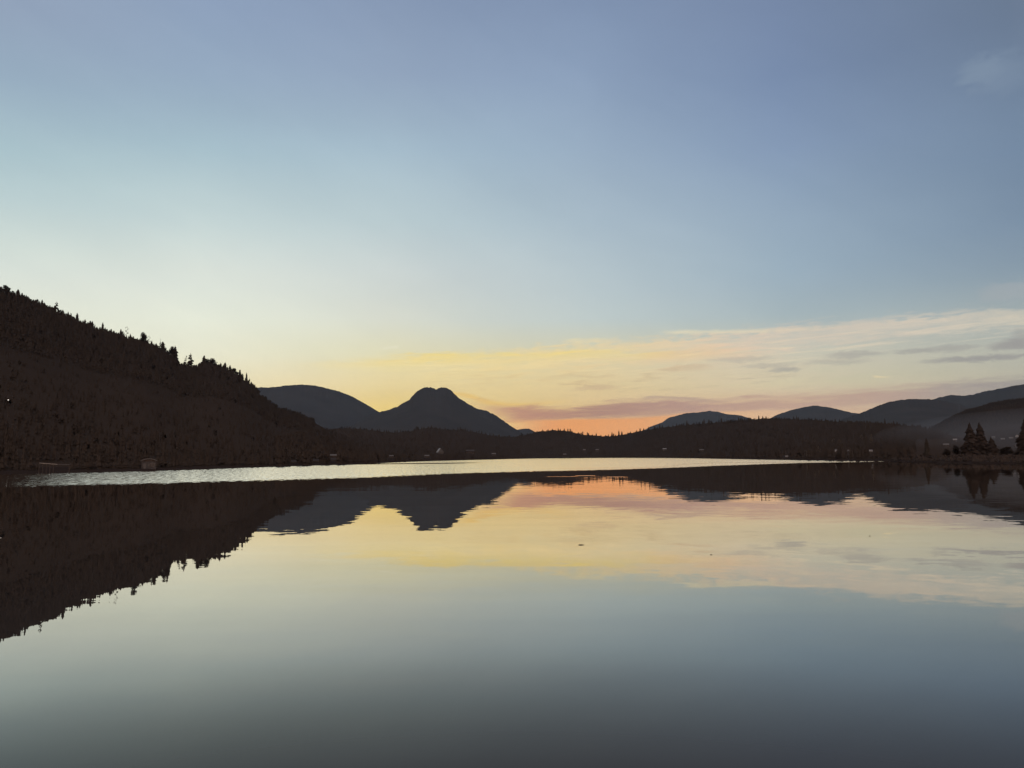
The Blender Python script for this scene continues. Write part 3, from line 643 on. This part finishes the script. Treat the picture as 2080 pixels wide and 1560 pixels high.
def scatter(n_, x0, x1, skyline, tmin, tmax, h0, h1, bias=1.0, crest=None, yb=None):
    out = []
    for _ in range(n_):
        x = rnd.uniform(x0, x1); ys = float(interp(skyline, x)); yb_ = float(interp(yb, x))
        y = ys + 1.5 + (yb_ - ys) * (tmin + (tmax - tmin) * rnd.random() ** bias)
        if cleared(x, y): continue
        p = hit(x, y)
        if p is None: continue
        h = rnd.uniform(h0, h1); out.append(((p.x, p.y, p.z - h * .15), h, h * rnd.uniform(.4, .6)))
    return out
shoreY = [(-200, 968), (0, 960), (300, 954), (560, 946), (700, 942), (860, 935), (1000, 931), (1100, 929), (1300, 929), (1400, 930), (1500, 931), (1700, 934), (2100, 932)]
forest('hill_forest', scatter(5600, -180, 640, LH, 0.0, 0.3, 4.5, 12, 1.9, yb=shoreY) + scatter(2600, -180, 760, LH, 0.25, 0.985, 3, 6, 0.85, yb=shoreY), M_crown2, 'dense dark forest covering the near left hill down to the shore')
forest('ridge_forest', scatter(4200, 560, 1900, CR, 0.0, 0.3, 6, 10, 1.3, yb=shoreY) + scatter(6500, 560, 1860, CR, 0.25, 0.97, 5, 10, 1.0, yb=shoreY), M_crown2, 'dark forest mass on the low ridge across the lake')
RW = [(1700, 858), (1735, 844), (1755, 837.5), (1780, 826.5), (1800, 819), (1825, 813.5), (1860, 811), (1885, 812), (1905, 813), (1940, 822)]
def crest_scatter(n_, prof, D, hp0, hp1):
    out = []
    xs_ = [p[0] for p in prof]
    for _ in range(n_):
        x = rnd.uniform(min(xs_), max(xs_)); hp = rnd.uniform(hp0, hp1); p = at_dist(x, float(interp(prof, x)) - hp * .5 + 1, D - rnd.uniform(0, 90)); h = px_size(p, hp * 1.4)
        out.append(((p.x, p.y, p.z - h * .8), h, h * rnd.uniform(.5, .9)))
    return out
forest('mountain_forest', crest_scatter(170, RW, 6290 * MT, 1.5, 3.6), M_crown2, 'fine fringe of trees along the top of the wooded right-hand mountain')
RD = [(1900, 864), (1945, 840), (1962, 833), (1990, 826), (2012, 818.5), (2040, 813.5), (2080, 809), (2150, 800)]
forest('slope_forest', crest_scatter(220, RD, 3150, 2.0, 4.2) + scatter(1500, 1850, 2150, RD, 0.0, 0.4, 7, 12, 1.2, yb=shoreY), M_crown2, 'tree fringe on the nearest dark hill at the right edge')

# trees on the spit
GS = 'dark trees standing on the right-hand spit'
def spit_tree(kind, x, yt, wpx, D, lb, name='conifer_tree'):
    p = at_dist(x, yt, D); z = ground_z(p.x, p.y); tree(kind, Vector((p.x, p.y, z - 0.1)), p.z - z, px_size(p, wpx), lb, GS, name=name)
spit_tree('dfir', 1969, 860, 40, 520, 'left tree of the two tall black conifers standing close together on the right spit')
spit_tree('dfir', 1989, 859, 36, 526, 'right tree of the two tall black conifers standing close together on the right spit')
spit_tree('fir', 1881, 888, 15, 540, 'narrow lone conifer on the thin end of the right spit')
spit_tree('dfir', 2013, 888, 30, 515, 'shorter conifer just right of the tall pair on the spit')
spit_tree('dfir', 2081, 852, 46, 470, 'tall conifer cut off by the right edge of the photo')
spit_tree('full', 1941, 903, 22, 530, 'low rounded bush at the left foot of the tall pair on the spit', 'shoreline_bush')
spit_tree('full', 1922, 911, 20, 500, 'smallest bush on the spit, left of the rounded one', 'shoreline_bush')
spit_tree('full', 2044, 906, 36, 500, 'wide low bush between the shorter conifer and the tree at the photo edge', 'shoreline_bush')
spit_tree('full', 2118, 880, 40, 470, 'bushy tree on the spit just beyond the conifer at the right edge')
# reeds and scrub on the spit
out = []
for _ in range(2600):
    x = rnd.uniform(1785, 2600); a = float(interp([(p[0], p[1]) for p in SP], x)); D = a + 6 + (640 - a) * rnd.random() ** 2
    p = at_dist(x, 928, D); z = ground_z(p.x, p.y); h = rnd.uniform(.5, 1.5); out.append(((p.x, p.y, z - .1), h, h * rnd.uniform(1.0, 2.4)))
forest('shore_reeds', out, M_reed, 'low brown reeds and scrub covering the right-hand spit')['category'] = 'reeds'
# scrub along the far and left shores
out = []
for _ in range(2200):
    x = rnd.uniform(-200, 1780); D = float(interp(SHORE, x))
    if any(abs(x - hx) < hw for hx, hy, hw in HOUSES if hy > 921): continue
    D = D; D = D * 1.02 + 5 + D * .06 * rnd.random()
    p = at_dist(x, 928, D); z = ground_z(p.x, p.y); h = rnd.uniform(0.8, 2.4); out.append(((p.x, p.y, z - .2), h, h * rnd.uniform(.8, 1.6)))
forest('shore_scrub', out, M_crown2, 'dark scrub and young trees lining the shore at the foot of the hills')['category'] = 'scrub'

# pale deciduous trees in front of the ridge on the right
GB = 'pale leafless trees on the right far shore'
for x, yt, hp, wp, lb in [(1662, 903, 26, 12, 'widest pale tree of the far shore, nearest the end of the bright water'), (1770, 880, 26, 9, 'tall thin pale tree above the right-hand white house'), (1751, 882, 14, 9, 'small pale tree just left of the tall thin pale one'),
                          (1693, 889, 10, 9, 'small pale tree high above the leftmost bright white house'), (1653, 889, 10, 8, 'small pale tree above and left of the widest one'), (1636, 890, 9, 6, 'leftmost faint pale tree on the right far shore'),
                          (1705, 892, 10, 7, 'small pale tree right above the leftmost bright white house'), (1640, 915, 16, 9, 'faint low pale tree by the water, left of the widest one')]:
    p = hit(x, yt + hp)
    if p is None: continue
    tree('bare', p - Vector((0, 0, .3)), px_size(p, hp), px_size(p, wp * 1.4), lb, GB, name='pale_tree')

# ------------------------------------------------------------------ buildings
def box_vf(x0, x1, y0, y1, z0, z1):
    V = [(x0, y0, z0), (x1, y0, z0), (x1, y1, z0), (x0, y1, z0), (x0, y0, z1), (x1, y0, z1), (x1, y1, z1), (x0, y1, z1)]
    return V, [(0, 3, 2, 1), (4, 5, 6, 7), (0, 1, 5, 4), (1, 2, 6, 5), (2, 3, 7, 6), (3, 0, 4, 7)]
def join(*vfs):
    V = []; F = []
    for v, f in vfs:
        o_ = len(V); V += v; F += [tuple(i + o_ for i in ff) for ff in f]
    return V, F
def house(px, py, wpx, hpx, wall, roof, label, gable=False, group='cottages along the far shore', ratio=0.45, rz=0.0, loc=None, name='cottage'):
    """gabled cottage; gable=True turns the gable end to the lake. py is the middle of its roof"""
    p = loc or hit(px, py + hpx * 0.6)
    if p is None: return
    w = px_size(p, wpx); h = px_size(p, hpx); d = w * .8
    rz_ = -math.atan2(p.x, p.y) + rz
    e = empty(name, p - Vector((0, 0, .1)), rz_); tag(e, label, 'house', group)
    hw = h * (1 - ratio)
    o = mesh_obj('wall', *box_vf(-w / 2, w / 2, 0, d, -1.0, hw), wall, e)
    if gable:
        mesh_obj('gable', [(-w / 2, 0.01, hw), (w / 2, 0.01, hw), (0, 0.01, h), (-w / 2, .2, hw), (w / 2, .2, hw), (0, .2, h)], [(0, 1, 2), (5, 4, 3), (0, 3, 4, 1), (1, 4, 5, 2), (2, 5, 3, 0)], wall, e)
        ov = w * .08; th = h * .05
        V = [(-w / 2 - ov, -ov, hw - ov * .6), (0, -ov, h + .02), (w / 2 + ov, -ov, hw - ov * .6), (-w / 2 - ov, d + ov, hw - ov * .6), (0, d + ov, h + .02), (w / 2 + ov, d + ov, hw - ov * .6)]
        V += [(a, b, c + th + .05) for a, b, c in V]
        F = [(0, 1, 7, 6), (1, 2, 8, 7), (2, 5, 11, 8), (5, 4, 10, 11), (4, 3, 9, 10), (3, 0, 6, 9), (6, 7, 10, 9), (7, 8, 11, 10), (0, 3, 4, 1), (1, 4, 5, 2)]
        mesh_obj('roof', V, F, roof, e)
    else:
        ov = w * .05
        V = [(-w / 2 - ov, -ov, hw), (w / 2 + ov, -ov, hw), (w / 2 + ov, d + ov, hw), (-w / 2 - ov, d + ov, hw), (-w / 2 - ov, d / 2, h), (w / 2 + ov, d / 2, h)]
        mesh_obj('roof', V, [(0, 1, 5, 4), (2, 3, 4, 5), (0, 4, 3), (1, 2, 5), (0, 3, 2, 1)], roof, e)
    for k in (-.27, .27):
        s = w * .09
        mesh_obj('window', *box_vf(w * k - s, w * k + s, -.05, .03, hw * .4, hw * .72), M_glass, e)
    mesh_obj('door', *box_vf(-w * .07, w * .07, -.05, .03, 0.1, hw * .66), M_brown, e)
    return e

house(677, 925, 12, 7, M_brown, M_roofg, 'cottage with a pale grey roof low on the left shore below the broad mountain')
house(676, 933, 14, 5, M_brown, M_roofd, 'dim low boat shed at the water below the pale grey roofed cottage')
house(642, 935, 12, 5, M_brown, M_roofd, 'dark low shed on the shore just left of the pale grey roofed cottage')
house(598, 937, 15, 5, M_brown, M_roofd, 'long dark low shed near the left hill, leftmost of the sheds')
house(795, 926, 8, 4, M_brown, M_roofg, 'tiny dim cottage on the shore straight below the saddle between mountains')
house(867, 926, 9, 5, M_brown, M_roofg, 'low cottage with a grey roof close below the steep-roofed one')
house(895, 915, 11, 10, M_grey, M_roofp, 'steep-roofed cottage with pale roof edges, brightest below the notched mountain', gable=True, ratio=0.75, rz=0.35)
house(955, 916, 16, 7, M_brown, M_roofd, 'wide dim cottage right of the steep-roofed one')
house(1003, 922, 8, 5, M_brown, M_roofg, 'small cottage where the shore ends below the notched mountain right flank')
house(1147, 923, 6, 4, M_brown, M_roofg, 'tiny cottage at mid far shore, left under the orange glow')
house(1187, 914, 5, 4, M_brown, M_roofg, 'left of the two tiny cottages among trees under the orange glow')
house(1213, 914, 6, 4, M_brown, M_roofg, 'right of the two tiny cottages among trees under the orange glow')
house(1350, 912, 7, 4, M_grey, M_roofp, 'tiny pale-roofed cottage in the forest under the left end of the blue hill')
house(1425, 914, 8, 4, M_brown, M_roofg, 'dim cottage in the forest under the middle of the blue hill')
house(1598, 927, 5, 4, M_grey, M_roofp, 'tiny pale cottage right at the water above the thin bright strip')
house(1700, 915, 7, 5, M_white, M_roofp, 'white cottage, leftmost and brightest of the three on the right far shore')
house(1725, 915, 6, 4, M_grey, M_roofg, 'dim grey cottage between the two white ones on the right far shore')
house(1769, 915, 6, 4, M_white, M_roofp, 'white cottage, rightmost of the three on the right far shore')
house(1922, 903, 10, 6, M_brown, M_roofg, 'house with a wide grey roof above the right spit, lower left of the tall pair')
house(1940, 893, 7, 5, M_grey, M_roofp, 'house with a pale roof level with the middle of the tall pair, on its left')
house(2018, 888, 6, 4, M_grey, M_roofg, 'village house right behind the tip of the shorter spit conifer')
house(2037, 891, 7, 4, M_grey, M_roofg, 'village house in the mist midway to the tree at the right edge')
house(2054, 889, 7, 4, M_grey, M_roofg, 'village house in the mist, second from the tree at the right edge')
house(2066, 885, 5, 5, M_white, M_roofp, 'bright white village house beside the tree at the right edge', gable=True)
house(2067, 904, 9, 7, M_grey, M_roofg, 'low house with a pale gable at the foot of the tree at the right edge', gable=True)

# boathouse with a bowed pale roof on the left shore
def boathouse():
    p = at_dist(302, 950, 300); z = ground_z(p.x, p.y); p = Vector((p.x, p.y, max(z, .6)))
    e = empty('boathouse', p, -math.atan2(p.x, p.y)); tag(e, 'small grey boathouse with a bowed pale roof on the left shore', 'boathouse')
    w, h, d = 4.6, 2.6, 4.0
    mesh_obj('wall', *box_vf(-w / 2, w / 2, 0, d, -.6, h), M_dusk, e)
    wi = mesh_obj('window', *box_vf(-.1, 1.9, -.06, -.003, .9, 1.9), M_glass, e)
    mesh_obj('window_frame', *join(box_vf(-.25, -.1, -.1, 0, .75, 2.05), box_vf(1.9, 2.05, -.1, 0, .75, 2.05), box_vf(-.1, 1.9, -.1, 0, 1.9, 2.05), box_vf(-.1, 1.9, -.1, 0, .75, .9)), M_grey, wi)
    mesh_obj('door', *box_vf(-1.7, -.9, -.06, -.003, -.2, 1.9), M_grey, e)
    V = []; F = []; N = 12
    for j, (ya, dz) in enumerate(((-.5, 0), (d + .5, 0), (-.5, .30), (d + .5, .30))):
        for i in range(N + 1):
            t_ = i / N; V.append(((t_ - .5) * (w + .7), ya, h + .02 + .75 * math.sin(math.pi * t_) ** .8 + dz))
    k = N + 1
    for i in range(N):
        F += [(i, i + 1, k + i + 1, k + i), (2 * k + i, 3 * k + i, 3 * k + i + 1, 2 * k + i + 1), (i, 2 * k + i, 2 * k + i + 1, i + 1), (k + i, k + i + 1, 3 * k + i + 1, 3 * k + i)]
    F += [(0, k, 3 * k, 2 * k), (N, 2 * k + N, 3 * k + N, k + N)]
    mesh_obj('roof', V, F, M_grey, e)
    V = [((i / N - .5) * w, -.02, h + .75 * math.sin(math.pi * i / N) ** .8) for i in range(N + 1)] + [((i / N - .5) * w, -.02, h - .01) for i in range(N + 1)]
    V += [(a, b + .1, c) for a, b, c in V]
    F = []
    for i in range(N): F += [(i, i + k, i + k + 1, i + 1), (i + 2 * k, i + 2 * k + 1, i + 3 * k + 1, i + 3 * k)]
    mesh_obj('gable_panel', V, F, M_brown, e)
boathouse()

# slanting pale rail of a shore stair, left shore
def railing():
    a = at_dist(80, 940.5, 268); b = at_dist(116, 943.2, 270); c = at_dist(141, 943.8, 271)
    e = empty('stair_railing', Vector((a.x, a.y, ground_z(a.x, a.y)))); tag(e, 'thin pale slanting handrail on the dark left shore', 'railing')
    for name, p0, p1, r in (('handrail', a, b, .11), ('lower_rail', b, c, .07)):
        v0 = p0 - e.location; v1 = p1 - e.location; ax = (v1 - v0); n1 = Vector((0, 0, 1)); n2 = ax.cross(n1).normalized()
        V = [tuple(v + n1 * s1_ * r + n2 * s2_ * r) for v in (v0, v1) for s1_, s2_ in ((-1, -1), (1, -1), (1, 1), (-1, 1))]
        mesh_obj(name, V, [(0, 1, 2, 3), (7, 6, 5, 4), (0, 4, 5, 1), (1, 5, 6, 2), (2, 6, 7, 3), (3, 7, 4, 0)], M_wood if name == 'handrail' else M_grey, e)
    for k in range(6):
        p0 = a.lerp(b, k / 5.0) if k < 5 else c; v = p0 - e.location; gz = ground_z(p0.x, p0.y) - e.location.z
        mesh_obj('post', *box_vf(v.x - .06, v.x + .06, v.y - .06, v.y + .06, gz - .3, v.z - .03), M_brown, e)
railing()

# lamp shining on the left hillside
def lamp():
    p = hit(14, 862); m_ = bpy.data.materials.new('lit_lamp'); m_.use_nodes = True
    b = m_.node_tree.nodes['Principled BSDF']; b.inputs['Emission Color'].default_value = (1, .93, .85, 1); b.inputs['Emission Strength'].default_value = 1.2
    e = empty('yard_lamp', p); tag(e, 'tiny white lamp shining alone on the dark left hillside', 'lamp')
    V, F = trunk_vf(1.0, .03); V = [(x * 3.0, y * 3.0, z * 11.0) for x, y, z in V]
    mesh_obj('lamp_post', V, F, M_brown, e)
    r = px_size(p, 1.1); V = []; F = []; n_ = 10
    for i in range(7):
        f_ = math.pi * i / 6
        for j in range(n_):
            V.append((r * math.sin(f_) * math.cos(2 * math.pi * j / n_), r * math.sin(f_) * math.sin(2 * math.pi * j / n_), 11.0 + r * .7 + r * .8 * math.cos(f_)))
    for i in range(6):
        for j in range(n_): F.append((i * n_ + j, (i + 1) * n_ + j, (i + 1) * n_ + (j + 1) % n_, i * n_ + (j + 1) % n_))
    mesh_obj('lamp_globe', V, F, m_, e)
lamp()

# drifting sticks
def stick(px, py, L, r, label, rz=0.0, twig=True):
    p = on_water(px, py); V = []; F = []; N = 9; ns = 7; rr = random.Random(int(px))
    for i in range(N):
        t_ = i / (N - 1); x = (t_ - .5) * L; z = r * .35 + .006 * math.sin(t_ * 5); y = .03 * L * math.sin(t_ * 4)
        q_ = r * (0.35 + 0.9 * math.sin(math.pi * (t_ * .8 + .12))) * rr.uniform(.85, 1.1)
        for j in range(ns): a = 2 * math.pi * j / ns; V.append((x, y + q_ * math.cos(a), z + q_ * .8 * math.sin(a)))
    for i in range(N - 1):
        for j in range(ns): F.append((i * ns + j, i * ns + (j + 1) % ns, (i + 1) * ns + (j + 1) % ns, (i + 1) * ns + j))
    F += [tuple(range(ns))[::-1], tuple((N - 1) * ns + j for j in range(ns))]
    o = mesh_obj('floating_stick', V, F, M_stick, smooth=True); o.location = p; o.rotation_euler = (0, 0, rz)
    tag(o, label, 'stick')
    if twig:
        V = [(.04 * L, 0, r), (.08 * L, 0, r), (.06 * L, .02, r), (.16 * L, .01, r + .035)]
        mesh_obj('twig', V, [(0, 1, 3), (1, 2, 3), (2, 0, 3)], M_stick, o)
stick(1181, 1107, .27, .020, 'dark stick floating alone on the calm golden water', .05)
stick(1767, 1089, .09, .014, 'tiny dark scrap floating on the calm water at the right', .4, False)
stick(1445, 1127, .10, .012, 'tiny dark scrap floating between the stick and the right-hand scrap', -.2, False)

# ------------------------------------------------------------------ air
def volume_box(name, x0, x1, y0, y1, z0, z1, dens, col, label):
    V, F = box_vf(x0, x1, y0, y1, z0, z1)
    m_ = bpy.data.materials.new(name); m_.use_nodes = True; t_ = m_.node_tree; t_.nodes.clear()
    v_ = t_.nodes.new('ShaderNodeVolumePrincipled'); v_.inputs['Color'].default_value = (*col, 1); v_.inputs['Density'].default_value = dens
    o_ = t_.nodes.new('ShaderNodeOutputMaterial'); t_.links.new(v_.outputs[0], o_.inputs['Volume'])
    o = mesh_obj(name, V, F, m_); tag(o, label, 'haze', None, 'stuff'); return o
def mist():
    a = Vector((math.sin(rad(37.5)), math.cos(rad(37.5)), 0)); c = a * 2100; V = []; F = []; n_ = 24; m2 = 12
    for i in range(m2 + 1):
        f_ = math.pi * i / m2
        for j in range(n_):
            w = 2 * math.pi * j / n_; V.append((400 * math.sin(f_) * math.cos(w), 1150 * math.sin(f_) * math.sin(w), 58 * math.cos(f_)))
    for i in range(m2):
        for j in range(n_): F.append((i * n_ + j, (i + 1) * n_ + j, (i + 1) * n_ + (j + 1) % n_, i * n_ + (j + 1) % n_))
    m_ = bpy.data.materials.new('mist'); m_.use_nodes = True; t_ = m_.node_tree; t_.nodes.clear()
    v_ = t_.nodes.new('ShaderNodeVolumePrincipled'); v_.inputs['Color'].default_value = (0.72, 0.86, 1.0, 1); v_.inputs['Density'].default_value = 1.1e-4
    o_ = t_.nodes.new('ShaderNodeOutputMaterial'); t_.links.new(v_.outputs[0], o_.inputs['Volume'])
    o = mesh_obj('mist', V, F, m_); o.location = c + Vector((0, 0, 30)); o.rotation_euler = (0, 0, -rad(37.5)); tag(o, 'low evening mist lying over the village behind the right-hand spit', 'mist', None, 'stuff')
mist()
volume_box('haze', -24000, 24000, -600, 25000, -3, 2000, 1.05e-5, (0.48, 0.74, 1.0), 'thin blue evening haze filling the valley')
